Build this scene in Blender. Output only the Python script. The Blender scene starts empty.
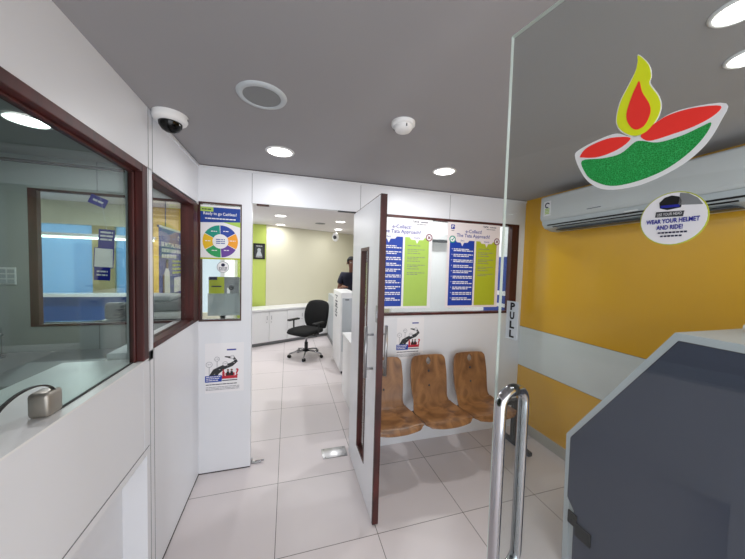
import bpy, bmesh, math, random
from mathutils import Vector, Matrix
random.seed(7)
PI = math.pi
scene = bpy.context.scene
COL = scene.collection

# ------------------------------------------------------------------ camera
cd = bpy.data.cameras.new('camera'); cam = bpy.data.objects.new('camera', cd); COL.objects.link(cam)
R3 = [[0.95873538, 0.01335112, 0.2839863], [-0.2829642, -0.05190468, 0.95772499], [0.02752692, -0.99856279, -0.04598496]]
mw = Matrix.Identity(4)
for i in range(3):
    mw[i][0] = R3[i][0]; mw[i][1] = -R3[i][1]; mw[i][2] = -R3[i][2]
mw[0][3], mw[1][3], mw[2][3] = 0, 0, 1.635
cam.matrix_world = mw
cd.sensor_width = 36; cd.lens = 286 / 745 * 36; cd.clip_start = 0.02
scene.camera = cam
# ------------------------------------------------------------------ world, daylight, exposure
w = bpy.data.worlds.new('sky'); scene.world = w; w.use_nodes = True
w.node_tree.nodes['Background'].inputs[0].default_value = (0.80, 0.90, 1.0, 1)
w.node_tree.nodes['Background'].inputs[1].default_value = 1.0
scene.view_settings.view_transform = 'Standard'; scene.view_settings.look = 'None'
scene.view_settings.gamma = 1; scene.view_settings.use_curve_mapping = False
scene.view_settings.exposure = 0.0

def area_light(name, loc, rot, sx, sy, power, color=(1, 1, 1), shape='RECTANGLE', parent=None, spread=PI):
    l = bpy.data.lights.new(name, 'AREA'); l.shape = shape; l.size = sx
    if shape == 'RECTANGLE': l.size_y = sy
    l.energy = power; l.color = color; l.spread = spread
    o = bpy.data.objects.new(name, l); COL.objects.link(o); o.location = loc; o.rotation_euler = rot
    if parent: o.parent = parent
    return o
# daylight entering through the glazed shop front behind the camera
area_light('daylight', (0.6, -1.75, 1.25), (math.radians(90), 0, 0), 3.4, 2.2, 64, (0.95, 0.97, 1.0))
# daylight at the rear windows of the back office
area_light('rear_daylight', (-2.2, 6.1, 1.7), (math.radians(-90), 0, 0), 3.0, 1.2, 30, (0.82, 0.92, 1.0))

# ------------------------------------------------------------------ materials
MATS = {}
def mat(name, col, rough=0.5, metal=0.0, noise=0.0, scale=8.0, bump=0.0, emit=0.0, ecol=None, spec=0.5, coat=0.0, trans=0.0):
    m = bpy.data.materials.new(name); m.use_nodes = True; MATS[name] = m
    nt = m.node_tree; b = nt.nodes['Principled BSDF']
    b.inputs['Base Color'].default_value = (*col, 1); b.inputs['Roughness'].default_value = rough
    b.inputs['Metallic'].default_value = metal; b.inputs['Specular IOR Level'].default_value = spec
    b.inputs['Coat Weight'].default_value = coat
    if trans: b.inputs['Transmission Weight'].default_value = trans
    if emit:
        b.inputs['Emission Color'].default_value = (*(ecol or col), 1); b.inputs['Emission Strength'].default_value = emit
    if noise or bump:
        tc = nt.nodes.new('ShaderNodeTexCoord'); n = nt.nodes.new('ShaderNodeTexNoise')
        n.inputs['Scale'].default_value = scale; n.inputs['Detail'].default_value = 4
        nt.links.new(tc.outputs['Object'], n.inputs['Vector'])
        if noise:
            r = nt.nodes.new('ShaderNodeMixRGB'); r.blend_type = 'MIX'
            r.inputs[1].default_value = (*[c * (1 - noise) for c in col], 1)
            r.inputs[2].default_value = (*[min(1, c * (1 + noise)) for c in col], 1)
            nt.links.new(n.outputs['Fac'], r.inputs[0]); nt.links.new(r.outputs[0], b.inputs['Base Color'])
        if bump:
            bp = nt.nodes.new('ShaderNodeBump'); bp.inputs['Strength'].default_value = bump; bp.inputs['Distance'].default_value = 0.003
            nt.links.new(n.outputs['Fac'], bp.inputs['Height']); nt.links.new(bp.outputs[0], b.inputs['Normal'])
    return m
def s(r, g, b):   # sRGB 0-255 to linear
    return tuple(((c / 255) / 12.92 if c / 255 <= .04045 else ((c / 255 + .055) / 1.055) ** 2.4) for c in (r, g, b))

mat('laminate', s(229, 230, 234), .38, noise=.02, scale=3)
mat('seam', s(120, 120, 124), .7)
mat('seam_dark', s(55, 50, 50), .7)
mat('ac_casing', s(206, 208, 209), .45, noise=.01)  # white casing, greyed in its colour to stand in for shade
mat('ceiling_paint_light', s(226, 221, 224), .85, noise=.02)
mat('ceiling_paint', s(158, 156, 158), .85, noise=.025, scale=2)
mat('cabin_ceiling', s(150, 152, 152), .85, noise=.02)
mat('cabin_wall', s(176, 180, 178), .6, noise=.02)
mat('yellow', s(234, 178, 54), .22, noise=.05, scale=1.3)
mat('band', s(226, 231, 230), .3, noise=.015, scale=2)
mat('skirting', s(190, 186, 176), .35, noise=.05, scale=5)
mat('beige', s(216, 212, 190), .6, noise=.02, scale=2)
mat('green_paint', s(196, 212, 104), .55, noise=.02)
mat('yellow_paint', s(226, 190, 84), .5, noise=.08, scale=2)
mat('tan', s(170, 160, 118), .6, noise=.03)
mat('white', s(236, 236, 236), .4, noise=.01)
mat('paper', s(238, 236, 238), .45, noise=.01)
mat('paper_warm', s(236, 226, 226), .45, noise=.01)
mat('grey_plastic', s(128, 130, 132), .5, noise=.03)
mat('light_grey', s(190, 196, 200), .45, noise=.02)
mat('dark_grey', s(60, 62, 66), .5, noise=.05)
mat('black', s(18, 18, 20), .55, noise=.1)
mat('black_fabric', s(7, 7, 9), .95, noise=.3, scale=200, bump=.2)
mat('chrome', s(176, 176, 180), .12, 1.0, noise=.02)
mat('steel', s(170, 170, 172), .3, 1.0, noise=.04)
mat('navy', s(20, 62, 150), .45, noise=.02)
mat('blue', s(10, 60, 165), .4, noise=.03)
mat('deep_blue', s(8, 78, 150), .45, noise=.05)
mat('nickel', s(165, 160, 152), .42, .7, noise=.05)
mat('violet_blue', s(34, 40, 150), .4, noise=.03)
mat('lime', s(172, 205, 92), .45, noise=.03, scale=20)
mat('olive_lime', s(176, 186, 40), .45, noise=.03, scale=20)
mat('ring_teal', s(20, 150, 130), .4, noise=.02); mat('ring_green', s(40, 160, 90), .4, noise=.02)
mat('ring_blue', s(40, 70, 160), .4, noise=.02); mat('ring_orange', s(240, 160, 40), .4, noise=.02)
mat('ring_purple', s(100, 60, 150), .4, noise=.02); mat('ring_gold', s(236, 190, 30), .4, noise=.02)
mat('ink', s(24, 24, 60), .5, noise=.02); mat('grey_ink', s(120, 120, 130), .5, noise=.02)
mat('red_ink', s(190, 30, 50), .5, noise=.02); mat('maroon_ink', s(120, 20, 60), .5, noise=.02)
mat('road', s(40, 42, 46), .6, noise=.2, scale=60)
mat('diya_red', s(255, 54, 44), .45, noise=.06, scale=30); mat('diya_lime', s(232, 242, 30), .4, noise=.04, scale=40)
mat('skin', s(120, 80, 62), .55, noise=.06, scale=20); mat('hair', s(10, 9, 9), .9, noise=.3, scale=80)
mat('shirt', s(20, 22, 42), .85, noise=.15, scale=60); mat('trousers', s(40, 40, 46), .85, noise=.1, scale=60)
mat('eye', s(235, 235, 235), .2, noise=.01); mat('lip', s(120, 60, 55), .5, noise=.02)
mat('fan_board', s(64, 69, 86), .45, noise=.05, scale=2.5)
mat('kiosk_frame', s(186, 192, 196), .4, noise=.03, scale=5)
mat('outside_blue', s(120, 170, 225), .5, noise=.12, scale=1.5)
mat('lamp_glow', (1, 1, 1), .5, emit=9.0, ecol=(1, .98, .94))
mat('lamp_glow_far', (1, 1, 1), .5, emit=5.0, ecol=(1, .98, .94))

mat('tube_glow', (1, 1, 1), .5, emit=3.0, ecol=(.93, 1, .9))
def wood_mat(name, c1, c2, scale, dist, rough, axis='Z', stretch=6):
    m = mat(name, c1, rough); nt = m.node_tree; b = nt.nodes['Principled BSDF']
    tc = nt.nodes.new('ShaderNodeTexCoord'); mp = nt.nodes.new('ShaderNodeMapping')
    sc = {'X': (1, stretch, stretch), 'Y': (stretch, 1, stretch), 'Z': (stretch, stretch, 1)}[axis]
    mp.inputs['Scale'].default_value = sc
    n = nt.nodes.new('ShaderNodeTexNoise'); n.inputs['Scale'].default_value = scale; n.inputs['Detail'].default_value = 6; n.inputs['Distortion'].default_value = dist
    r = nt.nodes.new('ShaderNodeValToRGB'); r.color_ramp.elements[0].color = (*c2, 1); r.color_ramp.elements[0].position = .36
    r.color_ramp.elements[1].color = (*c1, 1); r.color_ramp.elements[1].position = .62
    nt.links.new(tc.outputs['Object'], mp.inputs[0]); nt.links.new(mp.outputs[0], n.inputs['Vector'])
    nt.links.new(n.outputs['Fac'], r.inputs[0]); nt.links.new(r.outputs[0], b.inputs['Base Color'])
    return m
wood_mat('dark_wood', s(80, 26, 22), s(50, 15, 13), 3, .5, .5)
wood_mat('ply', s(158, 113, 72), s(108, 72, 44), 3.4, 1.0, .34, 'Z', 2.6)

def floor_mat():
    m = mat('floor_tile', s(214, 206, 206), .42, spec=.35); nt = m.node_tree; b = nt.nodes['Principled BSDF']
    tc = nt.nodes.new('ShaderNodeTexCoord'); mp = nt.nodes.new('ShaderNodeMapping')
    mp.inputs['Location'].default_value = (0.05, -0.44 + .002, 0)
    br = nt.nodes.new('ShaderNodeTexBrick'); br.offset = 0; br.squash = 1
    br.inputs['Scale'].default_value = 1; br.inputs['Brick Width'].default_value = .6; br.inputs['Row Height'].default_value = .575
    br.inputs['Mortar Size'].default_value = .0022; br.inputs['Mortar Smooth'].default_value = .1; br.inputs['Bias'].default_value = 0
    br.inputs['Color1'].default_value = (*s(229, 220, 220), 1); br.inputs['Color2'].default_value = (*s(225, 217, 217), 1)
    br.inputs['Mortar'].default_value = (*s(120, 112, 108), 1)
    n = nt.nodes.new('ShaderNodeTexNoise'); n.inputs['Scale'].default_value = 1.4; n.inputs['Detail'].default_value = 5
    mx = nt.nodes.new('ShaderNodeMixRGB'); mx.blend_type = 'MULTIPLY'; mx.inputs[0].default_value = .12
    nt.links.new(tc.outputs['Object'], mp.inputs[0]); nt.links.new(mp.outputs[0], br.inputs['Vector'])
    nt.links.new(tc.outputs['Object'], n.inputs['Vector'])
    nt.links.new(br.outputs['Color'], mx.inputs[1]); nt.links.new(n.outputs['Fac'], mx.inputs[2])
    nt.links.new(mx.outputs[0], b.inputs['Base Color'])
floor_mat()

def glass_mat(name, tint, ior=1.4, rough=0.0, body=0.0, bcol=(1, 1, 1)):
    m = bpy.data.materials.new(name); m.use_nodes = True; MATS[name] = m; nt = m.node_tree
    for n in list(nt.nodes): nt.nodes.remove(n)
    out = nt.nodes.new('ShaderNodeOutputMaterial'); tr = nt.nodes.new('ShaderNodeBsdfTransparent'); tr.inputs[0].default_value = (*tint, 1)
    gl = nt.nodes.new('ShaderNodeBsdfGlossy'); gl.inputs['Roughness'].default_value = rough
    fr = nt.nodes.new('ShaderNodeFresnel')       # the same reflectance entering and leaving the thin pane
    ge = nt.nodes.new('ShaderNodeNewGeometry'); mr = nt.nodes.new('ShaderNodeMapRange')
    mr.inputs['To Min'].default_value = ior; mr.inputs['To Max'].default_value = 1 / ior
    nt.links.new(ge.outputs['Backfacing'], mr.inputs['Value']); nt.links.new(mr.outputs[0], fr.inputs[0])
    mx = nt.nodes.new('ShaderNodeMixShader')
    nt.links.new(fr.outputs[0], mx.inputs[0]); nt.links.new(tr.outputs[0], mx.inputs[1]); nt.links.new(gl.outputs[0], mx.inputs[2])
    last = mx
    if body:
        df = nt.nodes.new('ShaderNodeBsdfDiffuse'); df.inputs[0].default_value = (*bcol, 1)
        tl = nt.nodes.new('ShaderNodeBsdfTranslucent'); tl.inputs[0].default_value = (*bcol, 1)
        a = nt.nodes.new('ShaderNodeMixShader'); nt.links.new(df.outputs[0], a.inputs[1]); nt.links.new(tl.outputs[0], a.inputs[2])
        m2 = nt.nodes.new('ShaderNodeMixShader'); m2.inputs[0].default_value = body
        nt.links.new(mx.outputs[0], m2.inputs[1]); nt.links.new(a.outputs[0], m2.inputs[2]); last = m2
    nt.links.new(last.outputs[0], out.inputs[0])
    return m
glass_mat('glass', (.96, .98, .97), ior=1.28)
glass_mat('door_glass', (.885, .91, .905))
glass_mat('teller_glass', (.80, .88, .86))
glass_mat('acrylic', (.9, .93, .93), body=.35, bcol=(.8, .84, .84))
glass_mat('frosted_blue', (.62, .80, .95), body=.45, bcol=(.45, .66, .85))
glass_mat('dome_black', (.05, .05, .06))
mat('glass_edge', s(205, 214, 210), .3, noise=.03)

def green_foil():
    m = mat('diya_green', s(14, 150, 62), .3); nt = m.node_tree; b = nt.nodes['Principled BSDF']
    tc = nt.nodes.new('ShaderNodeTexCoord'); v = nt.nodes.new('ShaderNodeTexVoronoi'); v.inputs['Scale'].default_value = 330
    v.feature = 'DISTANCE_TO_EDGE'
    r = nt.nodes.new('ShaderNodeValToRGB'); r.color_ramp.elements[0].color = (*s(60, 190, 104), 1); r.color_ramp.elements[1].color = (*s(8, 138, 52), 1)
    r.color_ramp.elements[1].position = .12
    nt.links.new(tc.outputs['Object'], v.inputs['Vector']); nt.links.new(v.outputs['Distance'], r.inputs[0]); nt.links.new(r.outputs[0], b.inputs['Base Color'])
green_foil()
# ------------------------------------------------------------------ mesh builder
class MB:
    def __init__(self, M=None):
        self.v = []; self.f = []; self.mi = []; self.sm = []; self.mats = []; self.M = M or Matrix.Identity(4)
    def m(self, name):
        if name not in self.mats: self.mats.append(name)
        return self.mats.index(name)
    def add(self, vs, fs, mt, smooth=False, M=None):
        T = self.M @ (M or Matrix.Identity(4)); o = len(self.v); i = self.m(mt)
        self.v += [T @ Vector(p) for p in vs]
        for f in fs: self.f.append([o + k for k in f]); self.mi.append(i); self.sm.append(smooth)
        return self
    def box(self, x0, x1, y0, y1, z0, z1, mt, M=None):
        vs = [(x, y, z) for x in (x0, x1) for y in (y0, y1) for z in (z0, z1)]
        return self.add(vs, [(0, 1, 3, 2), (4, 6, 7, 5), (0, 4, 5, 1), (2, 3, 7, 6), (0, 2, 6, 4), (1, 5, 7, 3)], mt, M=M)
    def rbox(self, x0, x1, y0, y1, z0, z1, r, mt, seg=3, M=None):      # box with rounded edges
        bm = bmesh.new(); bmesh.ops.create_cube(bm, size=1)
        for v in bm.verts:
            v.co = Vector(((x0 + x1) / 2 + v.co.x * (x1 - x0), (y0 + y1) / 2 + v.co.y * (y1 - y0), (z0 + z1) / 2 + v.co.z * (z1 - z0)))
        bmesh.ops.bevel(bm, geom=bm.edges[:] , offset=r, segments=seg, profile=.5, affect='EDGES')
        bm.verts.index_update()
        self.add([v.co[:] for v in bm.verts], [[v.index for v in f.verts] for f in bm.faces], mt, True, M); bm.free(); return self
    def prism(self, pts, a, b, mt, axis='Z', smooth=False, M=None, side_mt=None):
        n = len(pts)
        def P(p, h):
            return {'Z': (p[0], p[1], h), 'X': (h, p[0], p[1]), 'Y': (p[0], h, p[1])}[axis]
        vs = [P(p, a) for p in pts] + [P(p, b) for p in pts]
        self.add(vs, [list(range(n))[::-1], list(range(n, 2 * n))], mt, False, M)
        self.add(vs, [(i, (i + 1) % n, n + (i + 1) % n, n + i) for i in range(n)], side_mt or mt, smooth, M)
        return self
    def lathe(self, prof, mt, seg=28, M=None, smooth=True):             # profile of (r,z)
        vs = []; fs = []; n = len(prof)
        for k in range(seg):
            a = 2 * PI * k / seg
            for r, z in prof: vs.append((r * math.cos(a), r * math.sin(a), z))
        for k in range(seg):
            for j in range(n - 1):
                a, b = k * n + j, ((k + 1) % seg) * n + j; fs.append((a, b, b + 1, a + 1))
        return self.add(vs, fs, mt, smooth, M)
    def disc(self, cx, cy, r, z0, z1, mt, seg=28, rx=None, M=None):
        return self.prism([(cx + (rx or r) * math.cos(2 * PI * k / seg), cy + r * math.sin(2 * PI * k / seg)) for k in range(seg)], z0, z1, mt, M=M)
    def ring(self, cx, cy, r0, r1, z0, z1, mt, a0=0, a1=2 * PI, seg=28, M=None):
        pts = [(cx + r1 * math.cos(a0 + (a1 - a0) * k / seg), cy + r1 * math.sin(a0 + (a1 - a0) * k / seg)) for k in range(seg + 1)]
        pin = [(cx + r0 * math.cos(a0 + (a1 - a0) * k / seg), cy + r0 * math.sin(a0 + (a1 - a0) * k / seg)) for k in range(seg + 1)]
        for k in range(seg): self.prism([pin[k], pts[k], pts[k + 1], pin[k + 1]], z0, z1, mt, M=M)
        return self
    def tube(self, pts, r, mt, seg=12, M=None, cap=True):
        pts = [Vector(p) for p in pts]; n = len(pts); rr = r if isinstance(r, (list, tuple)) else [r] * n
        up = None; vs = []; fs = []
        for i, p in enumerate(pts):
            d = (pts[min(i + 1, n - 1)] - pts[max(i - 1, 0)]).normalized()
            if up is None: up = d.orthogonal().normalized()
            up = (up - d * up.dot(d)).normalized(); sd = d.cross(up)
            for k in range(seg):
                a = 2 * PI * k / seg; vs.append(tuple(p + (up * math.cos(a) + sd * math.sin(a)) * rr[i]))
        for i in range(n - 1):
            for k in range(seg):
                a = i * seg + k; b = i * seg + (k + 1) % seg; fs.append((a, b, b + seg, a + seg))
        self.add(vs, fs, mt, True, M)
        if cap: self.add(vs, [list(range(seg))[::-1], list(range((n - 1) * seg, n * seg))], mt, False, M)
        return self
    def sphere(self, c, r, mt, seg=20, rings=12, M=None):
        rx, ry, rz = r if isinstance(r, (tuple, list)) else (r, r, r)
        vs = []; fs = []
        for j in range(rings + 1):
            t = PI * j / rings
            for k in range(seg):
                a = 2 * PI * k / seg; vs.append((c[0] + rx * math.sin(t) * math.cos(a), c[1] + ry * math.sin(t) * math.sin(a), c[2] + rz * math.cos(t)))
        for j in range(rings):
            for k in range(seg):
                a = j * seg + k; b = j * seg + (k + 1) % seg; fs.append((a, a + seg, b + seg, b))
        return self.add(vs, fs, mt, True, M)
    def text(self, body, x, y, size, mt, z=.0012, align='CENTER', width=None, bold=0.0, M=None, rot=0):
        c = bpy.data.curves.new('lettering', 'FONT'); c.body = body; c.size = size; c.align_x = align; c.align_y = 'CENTER'; c.resolution_u = 2; c.offset = bold * size
        o = bpy.data.objects.new('lettering', c); COL.objects.link(o)
        me = bpy.data.meshes.new_from_object(o.evaluated_get(bpy.context.evaluated_depsgraph_get()))
        sx = 1
        if width and len(me.vertices):
            xs = [v.co.x for v in me.vertices]; sx = width / max(1e-6, max(xs) - min(xs))
        T = Matrix.Translation((x, y, z)) @ Matrix.Rotation(rot, 4, 'Z') @ Matrix.Diagonal((sx, 1, 1, 1))
        self.add([tuple(T @ v.co) for v in me.vertices], [list(p.vertices) for p in me.polygons], mt, M=M)
        bpy.data.objects.remove(o); bpy.data.meshes.remove(me); bpy.data.curves.remove(c)
        return self
    def lines(self, x0, x1, y, h, mt, z=.0008, word=.012, gap=.004, M=None):   # a run of words too small to read
        x = x0
        while x < x1:
            wd = min(word * random.uniform(.5, 1.6), x1 - x)
            if wd > .002: self.box(x, x + wd, y - h / 2, y + h / 2, z - .0003, z, mt, M=M)
            x += wd + gap
        return self
    def build(self, name, parent=None, loc=None, bevel=0.0, normals=True):
        me = bpy.data.meshes.new(name); me.from_pydata([tuple(p) for p in self.v], [], self.f)
        for n in self.mats: me.materials.append(MATS[n])
        for p, i, sm in zip(me.polygons, self.mi, self.sm): p.material_index = i; p.use_smooth = sm
        if normals:
            bm = bmesh.new(); bm.from_mesh(me); bmesh.ops.remove_doubles(bm, verts=bm.verts, dist=1e-6)
            bmesh.ops.recalc_face_normals(bm, faces=bm.faces); bm.to_mesh(me); bm.free()
        me.update()
        o = bpy.data.objects.new(name, me); COL.objects.link(o)
        if loc is not None: o.location = loc
        if parent: o.parent = parent
        if bevel:
            b = o.modifiers.new('bevel', 'BEVEL'); b.width = bevel; b.segments = 2; b.limit_method = 'ANGLE'; b.angle_limit = math.radians(40)
        return o
def empty(name, loc=(0, 0, 0), rz=0):
    o = bpy.data.objects.new(name, None); COL.objects.link(o); o.location = loc; o.rotation_euler = (0, 0, rz); o.empty_display_size = .1
    return o
def tag(o, label=None, cat=None, group=None, kind=None):
    if label: o['label'] = label
    if cat: o['category'] = cat
    if group: o['group'] = group
    if kind: o['kind'] = kind
    return o
def struct(o, label=None): return tag(o, label, kind='structure')
def frame_M(origin, u, v):      # local x -> u, local y -> v, local z -> u x v
    u = Vector(u).normalized(); v = Vector(v).normalized(); n = u.cross(v); M = Matrix.Identity(4)
    for i in range(3): M[i][0] = u[i]; M[i][1] = v[i]; M[i][2] = n[i]; M[i][3] = origin[i]
    return M
def smooth_pts(p, k=4):
    n = len(p); out = []
    for i in range(n):
        a, b, c, d = [Vector(p[(i + j - 1) % n]) for j in range(4)]
        for q in range(k):
            t = q / k; out.append(tuple(.5 * ((2 * b) + (c - a) * t + (2 * a - 5 * b + 4 * c - d) * t * t + (3 * b - a - 3 * c + d) * t ** 3)))
    return out

XL, XR, YP, ZC, ZB, ZCAB = -.636, 2.33, 2.40, 2.345, 2.45, 2.28
# ================================================================== structure
struct(MB().box(-4.3, 2.6, -1.9, 8.2, -.06, 0, 'floor_tile').build('floor'))
struct(MB().box(-.72, 2.5, -1.9, YP + .03, ZC, ZC + .05, 'ceiling_paint').build('ceiling'))
struct(MB().box(-3.2, -.72, -1.9, YP + .03, ZCAB, ZCAB + .05, 'cabin_ceiling').build('ceiling_cabin'))
struct(MB().box(-4.3, 2.6, YP + .03, 8.2, ZB, ZB + .05, 'ceiling_paint_light').build('ceiling_back_office'))

# left wall with the two teller windows and the knee recess
w_ = MB()
w_.box(-.95, XL, -1.5, 1.60, .70, 1.16, 'laminate')            # counter front above recess
w_.box(-.95, -.737, -1.5, 1.60, 0, .70, 'laminate').box(-.737, XL, 1.577, 1.60, 0, .70, 'laminate')             # recess back
w_.box(-.80, XL, -1.5, .15, 0, .70, 'laminate')
w_.box(-.80, XL, 1.60, YP, 0, 1.195, 'laminate')               # wall under second window
w_.box(-.72, XL, -1.5, YP, 2.065, ZC + .02, 'laminate')        # above windows
w_.box(-.72, XL, -1.5, -.45, 1.16, 2.065, 'laminate')
w_.box(-.72, XL, 1.597, 1.650, 1.15, 2.07, 'laminate')         # post between windows
for y in (1.612, 1.655):
    w_.box(XL - .001, XL + .0012, y, y + .002, 0, ZC, 'seam')
w_.box(XL - .001, XL + .0012, .15, 1.60, .733, .737, 'seam')
w_.box(XL - .001, XL + .0015, 1.612, YP, 0.0, .012, 'seam_dark')
w_.box(XL - .001, XL + .0008, 1.55, 1.5525, .735, 1.16, 'laminate')
w_.box(XL - .001, XL + .008, 1.65, YP, ZC - .022, ZC - .006, 'laminate')
w_.box(XL - .001, XL + .002, 1.65, YP, ZC - .006, ZC, 'seam_dark')
struct(w_.build('wall_left'))
struct(MB().box(-.96, XL + .003, -1.5, 1.597, 1.16, 1.166, 'white').build('trim_1'), 'white sill ledge under the teller glass')

def bar_frame(M, u0, u1, v0, v1, wd, n0, n1, mt, sides='LRTB', wl=None, wr=None):
    b = MB(M); wl = wl or wd; wr = wr or wd
    if 'L' in sides: b.box(u0, u0 + wl, v0, v1, n0, n1, mt)
    if 'R' in sides: b.box(u1 - wr, u1, v0, v1, n0, n1, mt)
    if 'T' in sides: b.box(u0 + (wl if 'L' in sides else 0), u1 - (wr if 'R' in sides else 0), v1 - wd, v1, n0, n1, mt)
    if 'B' in sides: b.box(u0 + (wl if 'L' in sides else 0), u1 - (wr if 'R' in sides else 0), v0, v0 + wd, n0, n1, mt)
    return b
ML = frame_M((XL, 0, 0), (0, 1, 0), (0, 0, 1))       # u=Y, v=Z, n=+X
MP = frame_M((0, YP, 0), (1, 0, 0), (0, 0, 1))       # u=X, v=Z, n=-Y (towards the lobby)
# window_1: big teller window
b = bar_frame(ML, -.45, 1.597, 1.166, 2.067, .036, -.05, .004, 'dark_wood', 'RT', wr=.05)
b.box(-.45, 1.55, 2.021, 2.032, -.048, -.024, 'dark_wood')
b.box(1.533, 1.549, 1.166, 2.031, -.048, -.024, 'dark_wood')
W1 = struct(b.build('window_1', bevel=.003), 'large dark wood framed teller window with an arched pass-through')
pts = [(-.45, 1.17), (.86, 1.17)]
for k in range(13):
    a = PI - PI * k / 12; pts.append((.985 + .112 * math.cos(a), 1.17 + .105 * math.sin(a) ** .7))
pts += [(1.535, 1.17), (1.535, 2.022), (-.45, 2.022)]
gl = MB(ML).prism(pts, -.040, -.032, 'teller_glass')
gl.build('pane', W1)
ed = MB(ML)
arc = [(.985 + .112 * math.cos(PI - PI * k / 24), 1.17 + .105 * abs(math.sin(PI - PI * k / 24)) ** .7) for k in range(25)]
for a_, b_ in zip(arc, arc[1:]): ed.prism([(a_[0], a_[1]), (b_[0], b_[1]), (b_[0] , b_[1] + .004), (a_[0], a_[1] + .004)], -.0405, -.0315, 'seam_dark')
ed.box(1.097, 1.533, 1.167, 1.170, -.0405, -.0315, 'seam_dark')
ed.build('glass_edge', W1)
MB().rbox(-.715, -.662, 1.045, 1.105, 1.166, 1.24, .012, 'nickel').build('glass_clamp', W1)
# window_2
W2 = struct(bar_frame(ML, 1.652, 2.395, 1.198, 2.052, .028, -.07, .004, 'dark_wood', 'RTB', wr=.12).build('window_2', bevel=.003), 'narrow dark wood framed window beside the corner')
MB(ML).box(1.652, 2.27, 1.226, 2.024, -.05, -.042, 'glass').build('pane', W2)

# partition wall between lobby and back office, with door opening and windows
p_ = MB()
p_.box(-.636, -.271, YP, YP + .06, 0, 1.188, 'laminate')
p_.box(-.345, -.271, YP, YP + .06, 1.188, 2.075, 'laminate')
p_.box(-.636, -.271, YP, YP + .06, 2.075, ZB, 'laminate')
p_.box(-.271, .56, YP, YP + .06, 2.095, ZB, 'laminate')
p_.box(.56, .66, YP, YP + .06, 0, ZB, 'laminate')
p_.box(.66, 2.25, YP, YP + .06, 0, 1.20, 'laminate')
p_.box(.66, 2.25, YP, YP + .06, 2.095, ZB, 'laminate')
p_.box(2.25, XR, YP, YP + .06, 0, ZB, 'laminate')
for x in (-.273, .585, 1.45): p_.box(x, x + .003, YP - .001, YP, 2.095, ZC, 'seam')
p_.box(-.636, XR, YP - .010, YP, ZC - .024, ZC - .006, 'laminate')
p_.box(-.636, XR, YP - .003, YP, ZC - .006, ZC, 'seam_dark')
p_.box(-.636, -.271, YP - .001, YP, 0, .008, 'seam_dark')
p_.box(-.24, -.15, YP + .01, YP + .05, 2.085, 2.095, 'dark_wood')      # pivot plates in the lintel
p_.box(.40, .56, YP + .01, YP + .05, 2.089, 2.095, 'dark_grey')
struct(p_.build('wall_back'), 'white laminate partition between lobby and back office')
# cabin side of the partition
c_ = MB()
c_.box(-3.2, -.80, YP, YP + .06, 0, 1.19, 'cabin_wall')
c_.box(-3.2, -1.60, YP, YP + .06, 1.19, 2.075, 'cabin_wall')
c_.box(-3.2, -.80, YP, YP + .06, 2.075, ZB, 'cabin_wall')
c_.box(-.80, -.636, YP + .01, YP + .06, 0, 1.19, 'cabin_wall')
c_.box(-.80, -.636, YP + .01, YP + .06, 2.075, ZB, 'cabin_wall')
for x in (-1.24, -1.75): c_.box(x, x + .004, YP - .001, YP, 2.09, ZCAB, 'seam'); c_.box(x, x + .004, YP - .001, YP, 0, 1.18, 'seam')
c_.box(-3.2, -.72, YP - .03, YP, ZCAB - .05, ZCAB - .035, 'seam_dark')
struct(c_.build('wall_cabin_back'))
W3 = struct(bar_frame(MP, -.634, -.343, 1.186, 2.077, .010, -.05, .004, 'dark_wood', 'LRTB', wl=.012, wr=.008).build('window_3'), 'corner window of the partition holding the cashless poster')
MB(MP).box(-.614, -.353, 1.198, 2.065, -.034, -.028, 'glass').build('pane', W3)
W5 = struct(bar_frame(MP, -1.60, -.66, 1.18, 2.076, .014, -.03, .004, 'dark_wood', 'LRTB', wl=.045, wr=.09).build('window_5'), 'dark wood framed window inside the teller cabin')
MB(MP).box(-1.56, -.75, 1.196, 2.069, -.034, -.028, 'glass').build('pane', W5)
MB(MP).box(-1.53, -.75, 1.20, 1.208, -.022, -.004, 'chrome').build('sill_strip', W5)
W4 = struct(bar_frame(MP, .66, 2.255, 1.196, 2.097, .022, -.05, .006, 'dark_wood', 'LRTB', wl=.03, wr=.085).build('window_4'), 'wide dark wood framed window holding the two tall posters')
MB(MP).box(.69, 2.17, 1.218, 2.075, -.034, -.028, 'glass').build('pane', W4)

# right wall: yellow laminate with a white band
r_ = MB()
r_.box(XR, XR + .08, -1.9, YP + .06, 1.060, ZC + .05, 'yellow')
r_.box(XR + .001, XR + .08, -1.9, YP + .06, .655, 1.056, 'band')
r_.box(XR, XR + .08, -1.9, YP + .06, 0, .651, 'yellow')
r_.box(XR + .004, XR + .08, -1.9, YP + .06, .651, .655, 'seam_dark')
r_.box(XR + .004, XR + .08, -1.9, YP + .06, 1.056, 1.060, 'seam_dark')
struct(r_.build('wall_right'), 'glossy yellow wall with a wide white band')
struct(MB().box(XR - .012, XR, -1.9, YP, 0, .095, 'skirting').build('baseboard_right'))
# glazed front behind the viewer
f_ = MB().box(-.72, 2.4, -1.9, -1.84, 2.2, ZC + .02, 'laminate').box(-.72, -.5, -1.9, -1.84, 0, 2.2, 'laminate').box(2.2, 2.4, -1.9, -1.84, 0, 2.2, 'laminate')
struct(f_.build('wall_front'))
# cabin walls
struct(MB().box(-3.26, -3.2, -1.9, YP + .06, 0, ZB, 'cabin_wall').build('wall_cabin_left'))
struct(MB().box(-3.2, -.72, -1.56, -1.5, 0, ZB, 'cabin_wall').build('wall_cabin_front'))
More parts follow.
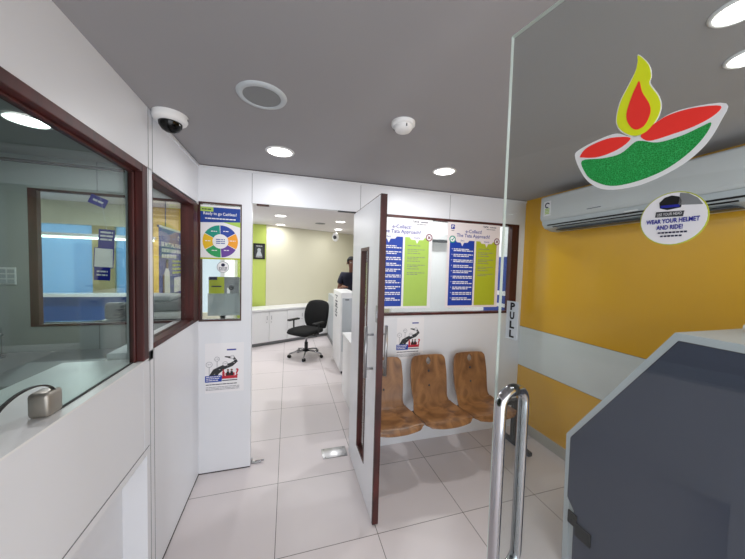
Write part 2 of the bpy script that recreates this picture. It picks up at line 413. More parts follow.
# back office walls
B = Vector((-.47, 6.45)); bd = Vector((math.cos(math.radians(25)), math.sin(math.radians(25)))); bn = Vector((bd.y, -bd.x))
def slant(t, d): q = B + bd * t + bn * d; return (q.x, q.y)
struct(MB().prism([slant(.03, 0), slant(3.3, 0), slant(3.3, -.06), slant(.03, -.06)], 0, ZB + .02, 'beige').build('wall_rear'), 'cream rear wall of the back office')
struct(MB().box(-1.0, -.45, 6.47, 6.6, 0, ZB + .02, 'green_paint').build('wall_rear_green'), 'lime green painted pier in the back office')
struct(MB().box(-1.06, -1.0, 5.2, 6.6, 0, ZB + .02, 'white').build('wall_rear_return'))
lw = MB()
lw.box(-4.3, -3.45, 5.2, 5.3, 0, ZB + .02, 'beige').box(-3.45, -1.0, 5.2, 5.3, 0, .80, 'beige').box(-3.45, -1.0, 5.2, 5.3, 2.12, ZB + .02, 'beige')
lw.box(-2.75, -2.48, 5.19, 5.3, .8, 2.12, 'tan').box(-2.22, -1.42, 5.2, 5.3, .8, 2.12, 'yellow_paint').box(-2.2, -1.45, 5.194, 5.2, 0, 2.45, 'yellow_paint')
struct(lw.build('wall_rear_left'), 'rear wall with daylight windows behind the teller cabin')
W6 = struct(MB().box(-3.45, -2.75, 5.23, 5.24, .8, 2.12, 'frosted_blue').box(-2.48, -2.22, 5.23, 5.24, .8, 2.12, 'frosted_blue').build('window_6'), 'pale blue frosted window glazing')
W7 = struct(MB().box(-1.42, -1.06, 5.23, 5.24, .8, 2.12, 'glass').build('window_7'), 'bright clear window behind the brochure holder')
struct(MB().box(-4.36, -4.3, YP, 5.3, 0, ZB + .02, 'white').build('wall_rear_side'))
struct(MB().box(XR, XR + .08, YP + .06, 8.2, 0, ZB + .02, 'white').build('wall_right_rear'))
struct(MB().box(1.42, XR, 3.8, 3.88, 0, ZB, 'white').box(2.0, 2.06, 3.88, 7.56, 0, ZB, 'beige').build('wall_record_room'))
# thing seen beyond the blue glazing
tag(MB().box(-3.6, -2.1, 6.3, 6.36, 0, 1.9, 'outside_blue').box(-3.6, -3.5, 6.36, 6.45, 0, 1.9, 'steel').box(-2.2, -2.1, 6.36, 6.45, 0, 1.9, 'steel').build('hoarding'), 'pale blue hoarding outside beyond the frosted rear window', 'hoarding')

# ================================================================== doors
# door_1: white laminate leaf, open at right angles to the partition
D1 = struct(empty('door_1', (.549, 2.36, .008)), 'open white laminate door with dark wood edges and narrow vision panel')
lx0, lx1, ly0, ly1, lz1 = -.018, .018, -.715, .03, 2.062
vy0, vy1, vz0, vz1 = -.47, -.25, .23, 1.76
b = MB()
b.box(lx0, lx1, ly0 + .018, vy0, .0, lz1, 'laminate').box(lx0, lx1, vy1, ly1, 0, lz1, 'laminate')
b.box(lx0, lx1, vy0, vy1, 0, vz0, 'laminate').box(lx0, lx1, vy0, vy1, vz1, lz1, 'laminate')
b.build('door_panel', D1)
MB().box(lx0 - .001, lx1 + .001, ly0, ly0 + .018, 0, lz1 + .002, 'dark_wood').box(lx0, lx1, ly0 + .018, ly1, lz1, lz1 + .004, 'dark_wood').build('edge_strip', D1)
vf = MB()
for a0, a1, c0, c1 in ((vy0, vy0 + .022, vz0, vz1), (vy1 - .022, vy1, vz0, vz1), (vy0 + .022, vy1 - .022, vz0, vz0 + .022), (vy0 + .022, vy1 - .022, vz1 - .022, vz1)):
    vf.box(lx0 - .003, lx1 + .003, a0, a1, c0, c1, 'dark_wood')
vf.build('vision_frame', D1)
MB().box(-.003, .003, vy0 + .022, vy1 - .022, vz0 + .022, vz1 - .022, 'glass').build('vision_pane', D1)
for sgn in (-1, 1):
    h = MB(); X = sgn * .068; hy = -.625
    h.tube([(X, hy, .915), (X, hy, 1.245)], .011, 'steel')
    for z in (.97, 1.19): h.tube([(sgn * .018, hy, z), (X, hy, z)], .007, 'steel')
    tag(h.build('door_handle', D1), 'brushed steel bar handle')
MB().box(lx0 - .002, lx0, -.70 , -.665, 1.28, 1.385, 'steel').box(lx0 - .005, lx0 - .002, -.690, -.675, 1.31, 1.355, 'chrome').build('lock_plate', D1)
# floor spring and floor bolt
fs = MB().rbox(.305, .515, 2.345, 2.475, 0, .006, .002, 'steel')
for x in (.325, .495):
    for y in (2.36, 2.46): fs.lathe([(0, .0075), (.004, .0075), (.005, .006)], 'dark_grey', 10, M=Matrix.Translation((x, y, 0)))
tag(fs.build('floor_spring'), 'polished steel floor spring cover plate at the foot of the open white door', 'door hardware')
fb = MB().rbox(-.268, -.19, 2.43, 2.45, 0, .012, .003, 'steel').tube([(-.235, 2.44, .014), (-.17, 2.44, .014)], .006, 'chrome').tube([(-.262, 2.44, 0), (-.262, 2.44, .045)], .006, 'steel')
tag(fb.build('floor_bolt'), 'small steel bolt keeper on the floor at the foot of the partition panel', 'door hardware')

# door_2: frameless glass door leaf close to the viewer
th = math.radians(-78); MG = frame_M((.518, .6, 0), (math.cos(th), math.sin(th), 0), (0, 0, 1))   # n points to the left side
nz = (MG.to_3x3() @ Vector((0, 0, 1)))
side = -1 if nz.x > 0 else 1      # decals sit on the face turned to the lobby side
D2 = struct(empty('door_2'), 'open frameless glass entrance door with steel handles and a diya sticker')
GT = .009
DL = .93
b = MB(MG); b.box(0, DL, .02, 2.2, -GT / 2, GT / 2, 'door_glass'); b.build('pane', D2)
b = MB(MG); b.box(-.0012, 0, .02, 2.2, -GT / 2, GT / 2, 'glass_edge').box(0, DL, 2.2, 2.2012, -GT / 2, GT / 2, 'glass_edge').build('polished_edge', D2)
MB(MG).box(DL - .16, DL, 0, .10, -.02, .02, 'steel').box(DL - .16, DL, 2.12, 2.22, -.02, .02, 'steel').build('patch_fitting', D2)
for sg in (-1, 1):
    h = MB(MG); pts = []
    hs, ht, hb = .047, 1.345, .888; off = .040
    for k in range(9):
        a = PI / 2 * k / 8; pts.append((hs, ht - .035 + .035 * math.sin(PI / 2 - a) - .0, sg * (GT / 2 + .004 + .034 * math.sin(a))))
    pts = [(hs, ht, sg * GT / 2)] + [(hs, ht - .034 + .034 * math.cos(a), sg * (.006 + .037 * math.sin(a))) for a in [PI / 2 * k / 8 for k in range(9)]]
    pts += [(hs, hb + .034 - .034 * math.cos(a), sg * (.006 + .037 * math.sin(a))) for a in [PI / 2 * (8 - k) / 8 for k in range(9)]] + [(hs, hb, sg * GT / 2)]
    h.tube(pts, .0132, 'chrome', 18)
    tag(h.build('door_handle', D2), 'tubular polished steel pull handle')
for hz in (1.345, .888): MB(MG).tube([(.047, hz, -.0075), (.047, hz, .0075)], .0142, 'black', 18).build('handle_washer', D2)

# decals live on the lobby-side face; seen from the camera the plane coordinate s runs to the right
def dec(z): return side * (GT / 2 + z)
def dprism(b, pts, z, mt): b.prism(pts, dec(z - .0003) if z > .0004 else dec(.0), dec(z), mt)
# PULL sign
b = MB(MG); b.box(.0225, .0535, 1.468, 1.560, *sorted((dec(0), dec(.0008))), 'light_grey')
dx = .038
T = Matrix.Translation((0, 0, 0))
def glass_text(b, body, x, y, size, mt, z, width=None, bold=0, rot=0):
    # lettering readable from the lobby side: MG x runs right when seen from there
    if side > 0: b.text(body, x, y, size, mt, z=dec(z), width=width, bold=bold, rot=rot)
    else:
        b.text(body, x, y, size, mt, z=dec(z), width=width, bold=bold, rot=rot)
for i, ch in enumerate('PULL'): glass_text(b, ch, dx, 1.547 - i * .0222, .0235, 'black', .0012, bold=.05, width=.0125)
tag(b.build('pull_sign'), 'small grey PULL sign stuck on the glass door above its handle', 'sign')

boat = [(0.1584, 1.8663), (0.1684, 1.8761), (0.1977, 1.8828), (0.2247, 1.8833), (0.2449, 1.8702), (0.2629, 1.8726), (0.2885, 1.8866), (0.3144, 1.887), (0.3494, 1.8763), (0.3453, 1.8536), (0.3336, 1.8275), (0.3146, 1.8076), (0.2889, 1.7935), (0.2549, 1.7844), (0.2152, 1.7878), (0.1892, 1.8047), (0.1709, 1.8319)]
redl = [(0.1671, 1.862), (0.1787, 1.8748), (0.2102, 1.8797), (0.2337, 1.8744), (0.245, 1.8675), (0.2346, 1.8577), (0.2147, 1.8519), (0.1931, 1.8516), (0.1729, 1.8579)]
redr = [(0.2591, 1.8682), (0.2748, 1.8799), (0.293, 1.8864), (0.3186, 1.885), (0.3452, 1.8756), (0.3391, 1.8645), (0.3201, 1.8572), (0.2992, 1.8548), (0.2738, 1.8537), (0.2637, 1.8587)]
green = [(0.1711, 1.8524), (0.2059, 1.8461), (0.2324, 1.8461), (0.2508, 1.8588), (0.2612, 1.8576), (0.2813, 1.8478), (0.3082, 1.8484), (0.3282, 1.8539), (0.3378, 1.8551), (0.3311, 1.8369), (0.3141, 1.8166), (0.2886, 1.7999), (0.2545, 1.7912), (0.221, 1.7922), (0.1922, 1.8091), (0.1779, 1.8277)]
flame = [(0.2481, 2.0042), (0.262, 1.9812), (0.2666, 1.9596), (0.2653, 1.9477), (0.2772, 1.9227), (0.2812, 1.9022), (0.2756, 1.8827), (0.2631, 1.8699), (0.2475, 1.8713), (0.2302, 1.8881), (0.2234, 1.908), (0.2275, 1.937), (0.2373, 1.9591), (0.2454, 1.9778), (0.2477, 1.9928)]
flin = [(0.2521, 1.9592), (0.2568, 1.9393), (0.2671, 1.915), (0.269, 1.8983), (0.2624, 1.8818), (0.2507, 1.88), (0.2409, 1.8939), (0.2372, 1.9123), (0.2423, 1.9366), (0.2483, 1.9534)]
def grow(p, g):
    cx = sum(q[0] for q in p) / len(p); cy = sum(q[1] for q in p) / len(p)
    return [(q[0] + g * (q[0] - cx) / math.hypot(q[0] - cx, q[1] - cy), q[1] + g * (q[1] - cy) / math.hypot(q[0] - cx, q[1] - cy)) for q in p]
b = MB(MG)
def lay(pts, z0, z1, mt): a_, b_ = sorted((dec(z0), dec(z1))); b.prism(smooth_pts(pts), a_, b_, mt)
lay(grow(boat, .001), 0, .0008, 'white'); lay(grow(flame, .0018), 0, .0008, 'white')
lay(redl, .0008, .0012, 'diya_red'); lay(redr, .0008, .0012, 'diya_red'); lay(green, .0008, .0012, 'diya_green')
lay(flame, .0008, .0013, 'diya_lime'); lay(flin, .0013, .0018, 'diya_red')
tag(b.build('diya_sticker'), 'red, green and lime oil lamp shaped sticker on the glass door', 'sticker')

b = MB(MG); cx, cy = .3045, 1.7225
def cyl(b, x, y, r, z0, z1, mt, ry=None):
    a_, b_ = sorted((dec(z0), dec(z1))); b.disc(x, y, ry or r, a_, b_, mt, 36, rx=r)
cyl(b, cx, cy, .0385, 0, .0018, 'olive_lime', .0415); cyl(b, cx, cy, .0372, .0018, .0022, 'paper', .040)
for pts, mt in (([(cx + .006, cy + .020), (cx + .007, cy + .0385), (cx + .016, cy + .0358), (cx + .026, cy + .0275), (cx + .032, cy + .017)], 'grey_plastic'),
                ([(cx - .015, cy + .018), (cx - .016, cy + .027), (cx - .010, cy + .034), (cx - .002, cy + .036), (cx + .006, cy + .033), (cx + .010, cy + .025), (cx + .009, cy + .016), (cx - .006, cy + .014)], 'black'),
                ([(cx - .020, cy + .004), (cx - .019, cy + .0125), (cx + .013, cy + .0105), (cx + .012, cy + .002)], 'dark_grey')):
    a_, b_ = sorted((dec(.0022), dec(.0026))); b.prism(pts, a_, b_, mt)
a_, b_ = sorted((dec(.0026), dec(.003))); b.prism([(cx - .014, cy + .018), (cx - .014, cy + .022), (cx + .007, cy + .021), (cx + .008, cy + .017)], a_, b_, 'violet_blue')
glass_text(b, 'USE YOUR HEAD', cx - .0035, cy + .0072, .0062, 'paper', .003, width=.028)
glass_text(b, 'WEAR YOUR HELMET', cx, cy - .0035, .0095, 'violet_blue', .003, width=.060, bold=.03)
glass_text(b, 'AND RIDE!', cx - .002, cy - .0135, .0095, 'violet_blue', .003, width=.030, bold=.03)
for yy, hw in ((-.0215, .015), (-.027, .012)):
    a_, b_ = sorted((dec(.0022), dec(.003)))
    x = cx - hw
    while x < cx + hw: b.box(x, x + .003, cy + yy - .0012, cy + yy + .0012, a_, b_, 'ink'); x += .0042
tag(b.build('helmet_sticker'), 'round WEAR YOUR HELMET AND RIDE sticker on the glass door', 'sticker')

# ================================================================== ceiling fittings
def downlight(x, y, z, r, power, label, name='downlight', glow='lamp_glow', group=None, beam=PI):
    t = tag(empty(name, (x, y, z)), label, 'ceiling light', group or 'round recessed ceiling lights')
    MB().lathe([(r * .86, -.002), (r * .88, -.006), (r, -.005), (r * 1.06, -.001), (r * 1.06, .0)], 'white', 36).build('bezel', t)
    MB().lathe([(0, -.0035), (r * .87, -.0035)], glow, 36).build('diffuser', t)
    area_light('lamp_light', (0, 0, -.012), (0, 0, 0), r * 1.2, 0, power, (.98, .99, 1), 'DISK', t, beam)
    return t
downlight(-.058, 1.945, ZC, .083, 4, 'round ceiling light beyond the speaker, near the partition above the passage')
downlight(1.09, 1.90, ZC, .080, 6, 'round ceiling light above the wooden seats')
downlight(1.145, .49, ZC, .055, 2.2, 'upper of the two bright ceiling lights seen through the glass door')
downlight(1.42, .575, ZC, .055, 2.2, 'lower of the two bright ceiling lights seen through the glass door')
downlight(-1.195, 1.80, ZCAB, .085, 4, 'round ceiling light inside the teller cabin')
for x, y in ((-.13, 5.15), (-.16, 6.3), (.93, 5.35), (1.08, 6.5)):
    lab = {(-.13, 5.15): 'nearer left ceiling light of the back office', (-.16, 6.3): 'ceiling light of the back office close to the cream rear wall on the left',
           (.93, 5.35): 'nearer right ceiling light of the back office', (1.08, 6.5): 'ceiling light of the back office above the hanging camera'}[(x, y)]
    downlight(x, y, ZB, .10, 13 if y < 6 else 5, lab, glow='lamp_glow_far')
downlight(-2.1, 4.0, ZB, .10, 30, 'ceiling light of the back office seen through the teller windows', glow='lamp_glow_far')
downlight(1.75, 3.1, ZB, .10, 14, 'ceiling light behind the poster window', glow='lamp_glow_far')

sp = tag(empty('ceiling_speaker', (-.115, 1.335, ZC)), 'round white rimmed ceiling speaker with grey grille', 'speaker')
MB().lathe([(.076, -.006), (.080, -.010), (.098, -.007), (.102, 0)], 'light_grey', 40).build('rim', sp)
MB().lathe([(0, -.008), (.05, -.0075), (.079, -.005)], 'grey_plastic', 40).build('grille', sp)
sd = tag(empty('smoke_detector', (.535, 1.345, ZC)), 'small white smoke detector on the ceiling', 'smoke detector')
MB().lathe([(.058, 0), (.058, -.014), (.050, -.018), (0, -.018)], 'white', 32).build('base', sd)
b = MB().lathe([(.046, -.018), (.046, -.028), (.036, -.042), (0, -.044)], 'white', 32)
for a in (.5, 2.6, 4.7): b.box(.030, .046, -.003, .003, -.034, -.022, 'dark_grey', M=Matrix.Rotation(a, 4, 'Z'))
b.build('sensor_head', sd)
sp2 = tag(empty('ceiling_vent', (.60, 5.75, ZB)), 'round grey vent in the back office ceiling', 'vent')
MB().lathe([(0, -.012), (.07, -.010), (.10, -.004), (.10, 0)], 'grey_plastic', 28).build('cover', sp2)
# dome camera near the left wall
dc = tag(empty('dome_camera', (-.559, 1.655, ZC)), 'white dome security camera with dark bubble at the left wall corner', 'security camera')
MB().lathe([(.074, 0), (.074, -.022), (.068, -.034), (.052, -.040), (0, -.040)], 'white', 36).box(.060, .0752, -.004, .004, -.020, -.012, 'dark_grey').build('housing', dc)
MB().lathe([(.050, -.038), (.048, -.055), (.036, -.073), (.018, -.083), (0, -.086)], 'dome_black', 32).lathe([(.042, -.036), (.040, -.055), (.028, -.068), (0, -.076)], 'black', 24).build('bubble', dc)
# hanging camera far back
hc = tag(empty('hanging_camera', (1.0, 6.35, ZB)), 'small white camera hanging from the back office ceiling', 'security camera')
MB().tube([(0, 0, 0), (0, 0, -.10)], .012, 'white').build('stem', hc)
MB().sphere((0, 0, -.19), (.075, .075, .10), 'white').build('housing', hc)
MB().sphere((-.02, -.05, -.20), (.042, .04, .045), 'dark_grey').build('lens', hc)

# air conditioners
t = tag(empty('air_conditioner', (XR, .74, 1.985), 0), 'long white split air conditioner on the yellow wall', 'air conditioner')
Ma = frame_M((0, 0, 0), (0, 1, 0), (0, 0, 1))       # local x -> +Y, local y -> +Z, local z -> +X
body = MB(Matrix.Identity(4))
H, D, L = .292, .212, 1.28
prof = [(0, .03), (0, H), (-D * .93, H), (-D * .99, H - .012), (-D, .105), (-D * .95, .085)]
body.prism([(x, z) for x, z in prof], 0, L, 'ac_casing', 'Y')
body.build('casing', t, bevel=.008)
lo = [(-.02, .04), (-D * .95, .084), (-D * .93, .052), (-D * .80, .022), (-D * .45, .0), (-.02, .0)]
b = MB().prism(lo, .012, L - .012, 'light_grey', 'Y'); b.build('lower_panel', t, bevel=.004)
q0 = Vector((-D * .93, .052)); q1 = Vector((-D * .80, .022)); q2 = Vector((-D * .45, .0))
e_ = (q1 - q0).normalized(); nn = Vector((e_.y, -e_.x)); nn = nn if nn.y < 0 else -nn
for nm, f0, f1, y0, mt_ in (('air_outlet', .10, .38, .09, 'black'), ('louvre', .45, .62, .09, 'light_grey'), ('air_outlet', .68, .92, .13, 'black')):
    u0, u1 = q0.lerp(q1, f0), q0.lerp(q1, f1); MB().prism([tuple(u0), tuple(u1), tuple(u1 + nn * .0015), tuple(u0 + nn * .0015)], y0, L - y0 + .03, mt_, 'Y').build(nm, t)
MB().box(-D * .76, -D * .40, .14, L - .12, -.004, .004, 'dark_grey').build('air_outlet', t)
Mb = frame_M((-D - .0005, 0, 0), (0, -1, 0), (0, 0, 1))
b = MB(Mb); xs = -(L - .072)
b.box(xs - .034, xs + .034, .12, .245, 0, .001, 'paper'); b.ring(xs, .21, .014, .024, .001, .002, 'ink', .4, 5.2, 14)
for k in range(4): b.box(xs - .022, xs + .022, .175 - k * .013, .183 - k * .013, .001, .002, 'lime')
b.box(xs + .34, xs + .44, .115, .121, 0, .001, 'grey_ink'); b.build('energy_label', t)
MB(Mb).box(-.62, -.54, .05, .058, 0, .001, 'eye').build('display', t)

t = tag(empty('air_conditioner', (1.66, 3.8, 2.0)), 'white split air conditioner behind the poster window', 'air conditioner')
MB().prism([(0, .02), (0, .29), (-.17, .29), (-.2, .27), (-.2, .10), (-.17, .04), (-.08, 0)], 0, .63, 'white', 'X').build('casing', t, bevel=.008)
MB().box(.02, .61, -.16, -.09, .003, .03, 'dark_grey').build('air_outlet', t)
MB().box(.50, .55, -.2012, -.2, .13, .23, 'paper').box(.508, .542, -.202, -.2012, .15, .19, 'grey_ink').build('energy_label', t)

# ================================================================== posters
def ecollect(x0, label, left_ok=True, tint='lime', paper='paper'):
    M = frame_M((x0, YP - .0065, 1.262), (1, 0, 0), (0, 0, 1)); b = MB(M); W, Hh = .59, .81
    b.box(0, W, 0, Hh, -.0006, 0, paper)
    def blk(a0, a1, mt, up=.632):
        cx = (a0 + a1) / 2
        b.prism([(a0, .02), (a1, .02), (a1, up + .012), (cx + .075, up + .012), (cx + .06, up - .008), (cx + .018, up - .010), (cx, up - .045), (cx - .018, up - .010), (cx - .06, up - .008), (cx - .075, up + .012), (a0, up + .012)], 0, .0004, mt)
    blk(.028, .298, 'blue'); blk(.318, .556, tint)
    y = .56
    for i in range(22):
        b.lines(.072, .285 if i % 3 else .24, y, .009, 'paper', z=.0009, word=.03, gap=.006)
        if i % 2 == 0: b.disc(.055, y, .004, .0004, .0009, 'paper', 8)
        y -= .0155 if i % 2 == 0 else .0365
        if y < .05: break
    y = .57
    for i in range(8):
        b.lines(.345, .52 if i % 2 else .47, y, .005, 'grey_ink', z=.0009, word=.03, gap=.006); y -= .035
        if i % 2: b.lines(.345, .45, y + .02, .005, 'grey_ink', z=.0009, word=.03, gap=.006)
    b.text('e-Collect!', .285, .732, .046, 'violet_blue', z=.0009, bold=.012)
    b.text('The Tata Approach!', .285, .690, .046, 'violet_blue', z=.0009, bold=.012, width=.37)
    b.text("Do's", .163, .641, .022, 'violet_blue', z=.0009, bold=.01); b.text("Don'ts", .437, .641, .022, 'violet_blue', z=.0009, bold=.01)
    b.text('TATA', .42, .785, .024, 'ink', z=.0009, bold=.03); b.lines(.47, .54, .785, .010, 'grey_ink', z=.0009, word=.012, gap=.003); b.lines(.43, .53, .764, .006, 'grey_ink', word=.03)
    b.box(.035, .075, .745, .788, 0, .0004, 'violet_blue'); b.ring(.055, .767, .006, .013, .0004, .0009, 'paper', 0, 4.6, 10); b.box(.04, .07, .728, .734, 0, .0004, 'grey_ink')
    b.ring(.055, .650, .024, .034, .0004, .0009, 'ring_teal'); b.disc(.055, .650, .024, .0004, .0009, 'paper')
    b.box(-.004, .004, -.012, .006, .0009, .0012, 'ring_teal', M=Matrix.Translation((.048, .647, 0)) @ Matrix.Rotation(.8, 4, 'Z'))
    b.box(-.004, .004, -.012, .020, .0009, .0012, 'ring_teal', M=Matrix.Translation((.060, .650, 0)) @ Matrix.Rotation(-.6, 4, 'Z'))
    cx, cy = .556, .650
    b.disc(cx, cy, .034, .0004, .0007, 'paper'); b.ring(cx, cy, .025, .034, .0007, .0010, 'maroon_ink')
    for a in (.785, -.785): b.box(-.0045, .0045, -.016, .016, .0007, .0011, 'maroon_ink', M=Matrix.Translation((cx, cy, 0)) @ Matrix.Rotation(a, 4, 'Z'))
    return tag(b.build('poster'), label, 'poster', 'tall e-Collect posters in the wide window')
ecollect(.686, 'tall blue and pale green e-Collect poster beside the open door', tint='lime')
ecollect(1.432, 'tall blue and olive green e-Collect poster seen at the glass door edge', tint='olive_lime', paper='paper_warm')

def road_poster(M, label):
    b = MB(M); W, Hh = .27, .385
    b.box(0, W, 0, Hh, -.0006, 0, 'paper')
    # winding road
    cl = [(.055, .125), (.075, .165), (.125, .195), (.185, .215), (.215, .24), (.20, .262), (.165, .272), (.135, .278)]
    wd = [.030, .026, .018, .015, .013, .010, .007, .004]
    L_, R_ = [], []
    for i, (x, y) in enumerate(cl):
        x2, y2 = cl[min(i + 1, 7)]; x1, y1 = cl[max(i - 1, 0)]; dxx, dyy = x2 - x1, y2 - y1; q = math.hypot(dxx, dyy)
        L_.append((x - dyy / q * wd[i], y + dxx / q * wd[i])); R_.append((x + dyy / q * wd[i], y - dxx / q * wd[i]))
    for i in range(7): b.prism([L_[i], L_[i + 1], R_[i + 1], R_[i]], 0, .0004, 'road')
    for i in range(6):
        x, y = [(cl[i][k] + cl[i + 1][k]) / 2 for k in (0, 1)]; b.box(x - .005, x + .005, y - .001, y + .001, .0004, .0008, 'paper')
    for x, y, r, h in ((.028, .222, .022, .09), (.082, .262, .018, .06), (.138, .222, .018, .0), (.188, .272, .015, .0)):
        b.ring(x, y, r - .0025, r, .0008, .0012, 'grey_ink', seg=18); b.disc(x, y, r - .0025, .0005, .0009, 'paper', 18); b.lines(x - .010, x + .010, y, .004, 'grey_ink', z=.0013, word=.009)
        if h: b.box(x - .0015, x + .0015, y - r - h, y - r, 0, .0004, 'grey_ink')
    # red lounge, two people in dark clothes, question mark
    b.rbox(.115, .225, .105, .128, 0, .0006, .0002, 'red_ink', 1); b.box(.118, .135, .128, .160, 0, .0005, 'red_ink'); b.box(.120, .130, .160, .178, 0, .0005, 'red_ink')
    b.box(.140, .205, .130, .150, .0004, .0007, 'red_ink')
    for x in (.158, .184):
        b.disc(x, .172, .008, .0009, .0012, 'skin', 12); b.prism([(x - .014, .128), (x + .014, .128), (x + .008, .162), (x - .008, .162)], .0008, .0011, 'black')
    b.text('?', .222, .150, .075, 'red_ink', z=.0014, bold=.03)
    b.box(.0, .115, .085, .135, .0006, .0010, 'blue')
    for i, tt in enumerate(('NEW LOGIN, A', 'BORN MISTAKES', 'BE THE NEW')): b.lines(.008, .105 - i * .008, .126 - i * .014, .006, 'paper', z=.0014, word=.018, gap=.003)
    b.lines(.118, .225, .092, .007, 'ink', z=.0008, word=.03, gap=.001)
    b.box(.150, .215, .325, .336, 0, .0004, 'violet_blue')
    b.lines(.005, .22, .065, .006, 'ink', word=.02, gap=.003)
    for yy in (.045, .034, .024): b.lines(.005, .24, yy, .0035, 'grey_ink', word=.02, gap=.003)
    return tag(b.build('poster'), label, 'poster', 'winding road posters')
road_poster(frame_M((-.592, YP - .0012, .632), (1, 0, 0), (0, 0, 1)), 'white winding road poster on the panel below the cashless poster')
road_poster(frame_M((.955, YP - .0012, .793), (1, 0, 0), (0, 0, 1)), 'white winding road poster on the wall above the wooden seats')
# cashless poster on corner window
b = MB(frame_M((-.621, YP - .0065, 1.655), (1, 0, 0), (0, 0, 1))); W, Hh = .268, .398
b.box(0, W, 0, Hh, -.0006, 0, 'paper')
b.prism([(0, .27), (W, .285), (W, .385), (0, .385)], 0, .0004, 'navy'); b.box(0, .085, .352, .385, .0004, .0008, 'lime'); b.lines(.01, .07, .368, .008, 'ink', z=.0012, word=.02)
b.prism([(.15, .279), (W, .285), (W, .245)], 0, .0005, 'lime'); b.box(0, W, 0, .012, 0, .0006, 'olive_lime')
b.text('Ready to go Cashless?', .131, .338, .030, 'paper', z=.0010, width=.225, bold=.015)
b.lines(.03, .236, .302, .009, 'paper', z=.0010, word=.018, gap=.003)
cx, cy = .133, .135
for i, mt in enumerate(('ring_orange', 'ring_blue', 'ring_teal', 'ring_gold', 'ring_green', 'ring_purple')):
    a0 = math.radians(-28 + 60 * i); b.ring(cx, cy, .054, .120, 0, .0005, mt, a0 + .02, a0 + math.radians(60) - .02, 8)
    am = a0 + math.radians(30); b.lines(cx + .082 * math.cos(am) - .02, cx + .082 * math.cos(am) + .02, cy + .082 * math.sin(am) + .004, .006, 'paper', z=.0009, word=.015)
for k in range(3): b.lines(cx - .03, cx + .03, cy + .014 - k * .014, .006, 'navy', z=.0006, word=.02)
tag(b.build('poster'), 'cashless payment poster with six coloured ring segments in the corner window', 'poster')
b = MB(frame_M((-.47, YP - .0065, 1.598), (1, 0, 0), (0, 0, 1)))
b.disc(0, 0, .042, 0, .0008, 'grey_ink'); b.disc(0, 0, .039, .0008, .0012, 'paper'); b.disc(0, .016, .013, .0012, .0016, 'ink')
for k in range(3): b.lines(-.028, .028, -.004 - k * .009, .005, 'ink', z=.0016, word=.012)
tag(b.build('helmet_sticker'), 'small round sticker on the corner window below the cashless poster', 'sticker')
# brochure holder behind the corner pane
t = tag(empty('brochure_holder', (-.478, YP + .075, 1.215)), 'clear acrylic brochure holder behind the corner window', 'brochure holder')
MB().box(-.115, .115, .022, .026, 0, .30, 'acrylic').box(-.115, .115, 0, .003, 0, .175, 'acrylic').box(-.115, -.112, .003, .022, 0, .175, 'acrylic').box(.112, .115, .003, .022, 0, .175, 'acrylic').box(-.112, .112, .003, .022, 0, .003, 'acrylic').build('tray', t)
b = MB().box(-.108, .108, .008, .014, .005, .305, 'light_grey').box(-.108, .0, .0065, .008, .17, .305, 'olive_lime').box(.0, .108, .0065, .008, .17, .305, 'grey_plastic').box(-.108, -.05, .0055, .0065, .28, .305, 'ink')
b.disc(.05, .22, .02, 0, .001, 'dark_grey', M=Matrix.Translation((0, .006, 0)) @ Matrix.Rotation(PI / 2, 4, 'X')).box(.02, .04, .0055, .0065, .17, .22, 'white').box(-.09, -.02, .0055, .0065, .225, .235, 'ink')
tag(b.build('brochure', loc=(-.478, YP + .075, 1.215)), 'stack of green and grey brochures standing in the acrylic holder', 'brochure')

# ================================================================== bench of three ply seats
def seat_shell():
    """profile from front lip up to the back top; returns mesh with hole"""
    prof = [(-.395, .425), (-.38, .440), (-.34, .452), (-.26, .448), (-.18, .440), (-.12, .442), (-.07, .458), (-.035, .490), (-.012, .54), (.005, .61), (.018, .69), (.030, .77), (.042, .865)]
    P = [Vector(p) for p in prof]; pts = []
    for i in range(len(P) - 1):
        a, b_, c, d = P[max(i - 1, 0)], P[i], P[i + 1], P[min(i + 2, len(P) - 1)]
        for q in range(10):
            tt = q / 10; pts.append(.5 * ((2 * b_) + (c - a) * tt + (2 * a - 5 * b_ + 4 * c - d) * tt * tt + (3 * b_ - a - 3 * c + d) * tt ** 3))
    pts.append(P[-1]); n = len(pts); L = [0]
    for i in range(1, n): L.append(L[-1] + (pts[i] - pts[i - 1]).length)
    tot = L[-1]; nu = 72; bm = bmesh.new(); g = []
    def half(f):   # half width along the length
        if f < .06: return .165 + .045 * math.sin(PI / 2 * f / .06)
        if f < .30: return .210
        if f < .52: return .210 - .028 * (1 - math.cos(PI * (f - .30) / .22)) / 2 * 1.6
        e = (f - .52) / .48
        h = .1652 + .012 * math.sin(PI * min(1, e * 1.1)) 
        if f > .93: h -= .036 * (1 - math.sqrt(max(0, 1 - ((f - .93) / .07) ** 2)))
        return h
    for i in range(n):
        f = L[i] / tot; row = []
        for k in range(nu + 1):
            u = -1 + 2 * k / nu; dish = .010 * u * u * (1 if f < .45 else .6)
            y, z = pts[i]
            lip = .0
            if f > .93: z -= .010 * (abs(u) ** 6) * (f - .93) / .07
            if f < .06: y += .02 * (abs(u) ** 3)
            row.append(bm.verts.new((u * half(f), y - (dish if f > .45 else 0), z + (dish if f <= .45 else 0))))
        g.append(row)
    for i in range(n - 1):
        for k in range(nu):
            c = (g[i][k].co + g[i + 1][k + 1].co) / 2
            if c.z > .6 and ((c.x) / .022) ** 2 + ((c.z - .812) / .030) ** 2 < 1: continue
            fc = bm.faces.new((g[i][k], g[i][k + 1], g[i + 1][k + 1], g[i + 1][k])); fc.smooth = True
    me = bpy.data.meshes.new('shell'); bm.to_mesh(me); bm.free(); me.materials.append(MATS['ply']); return me
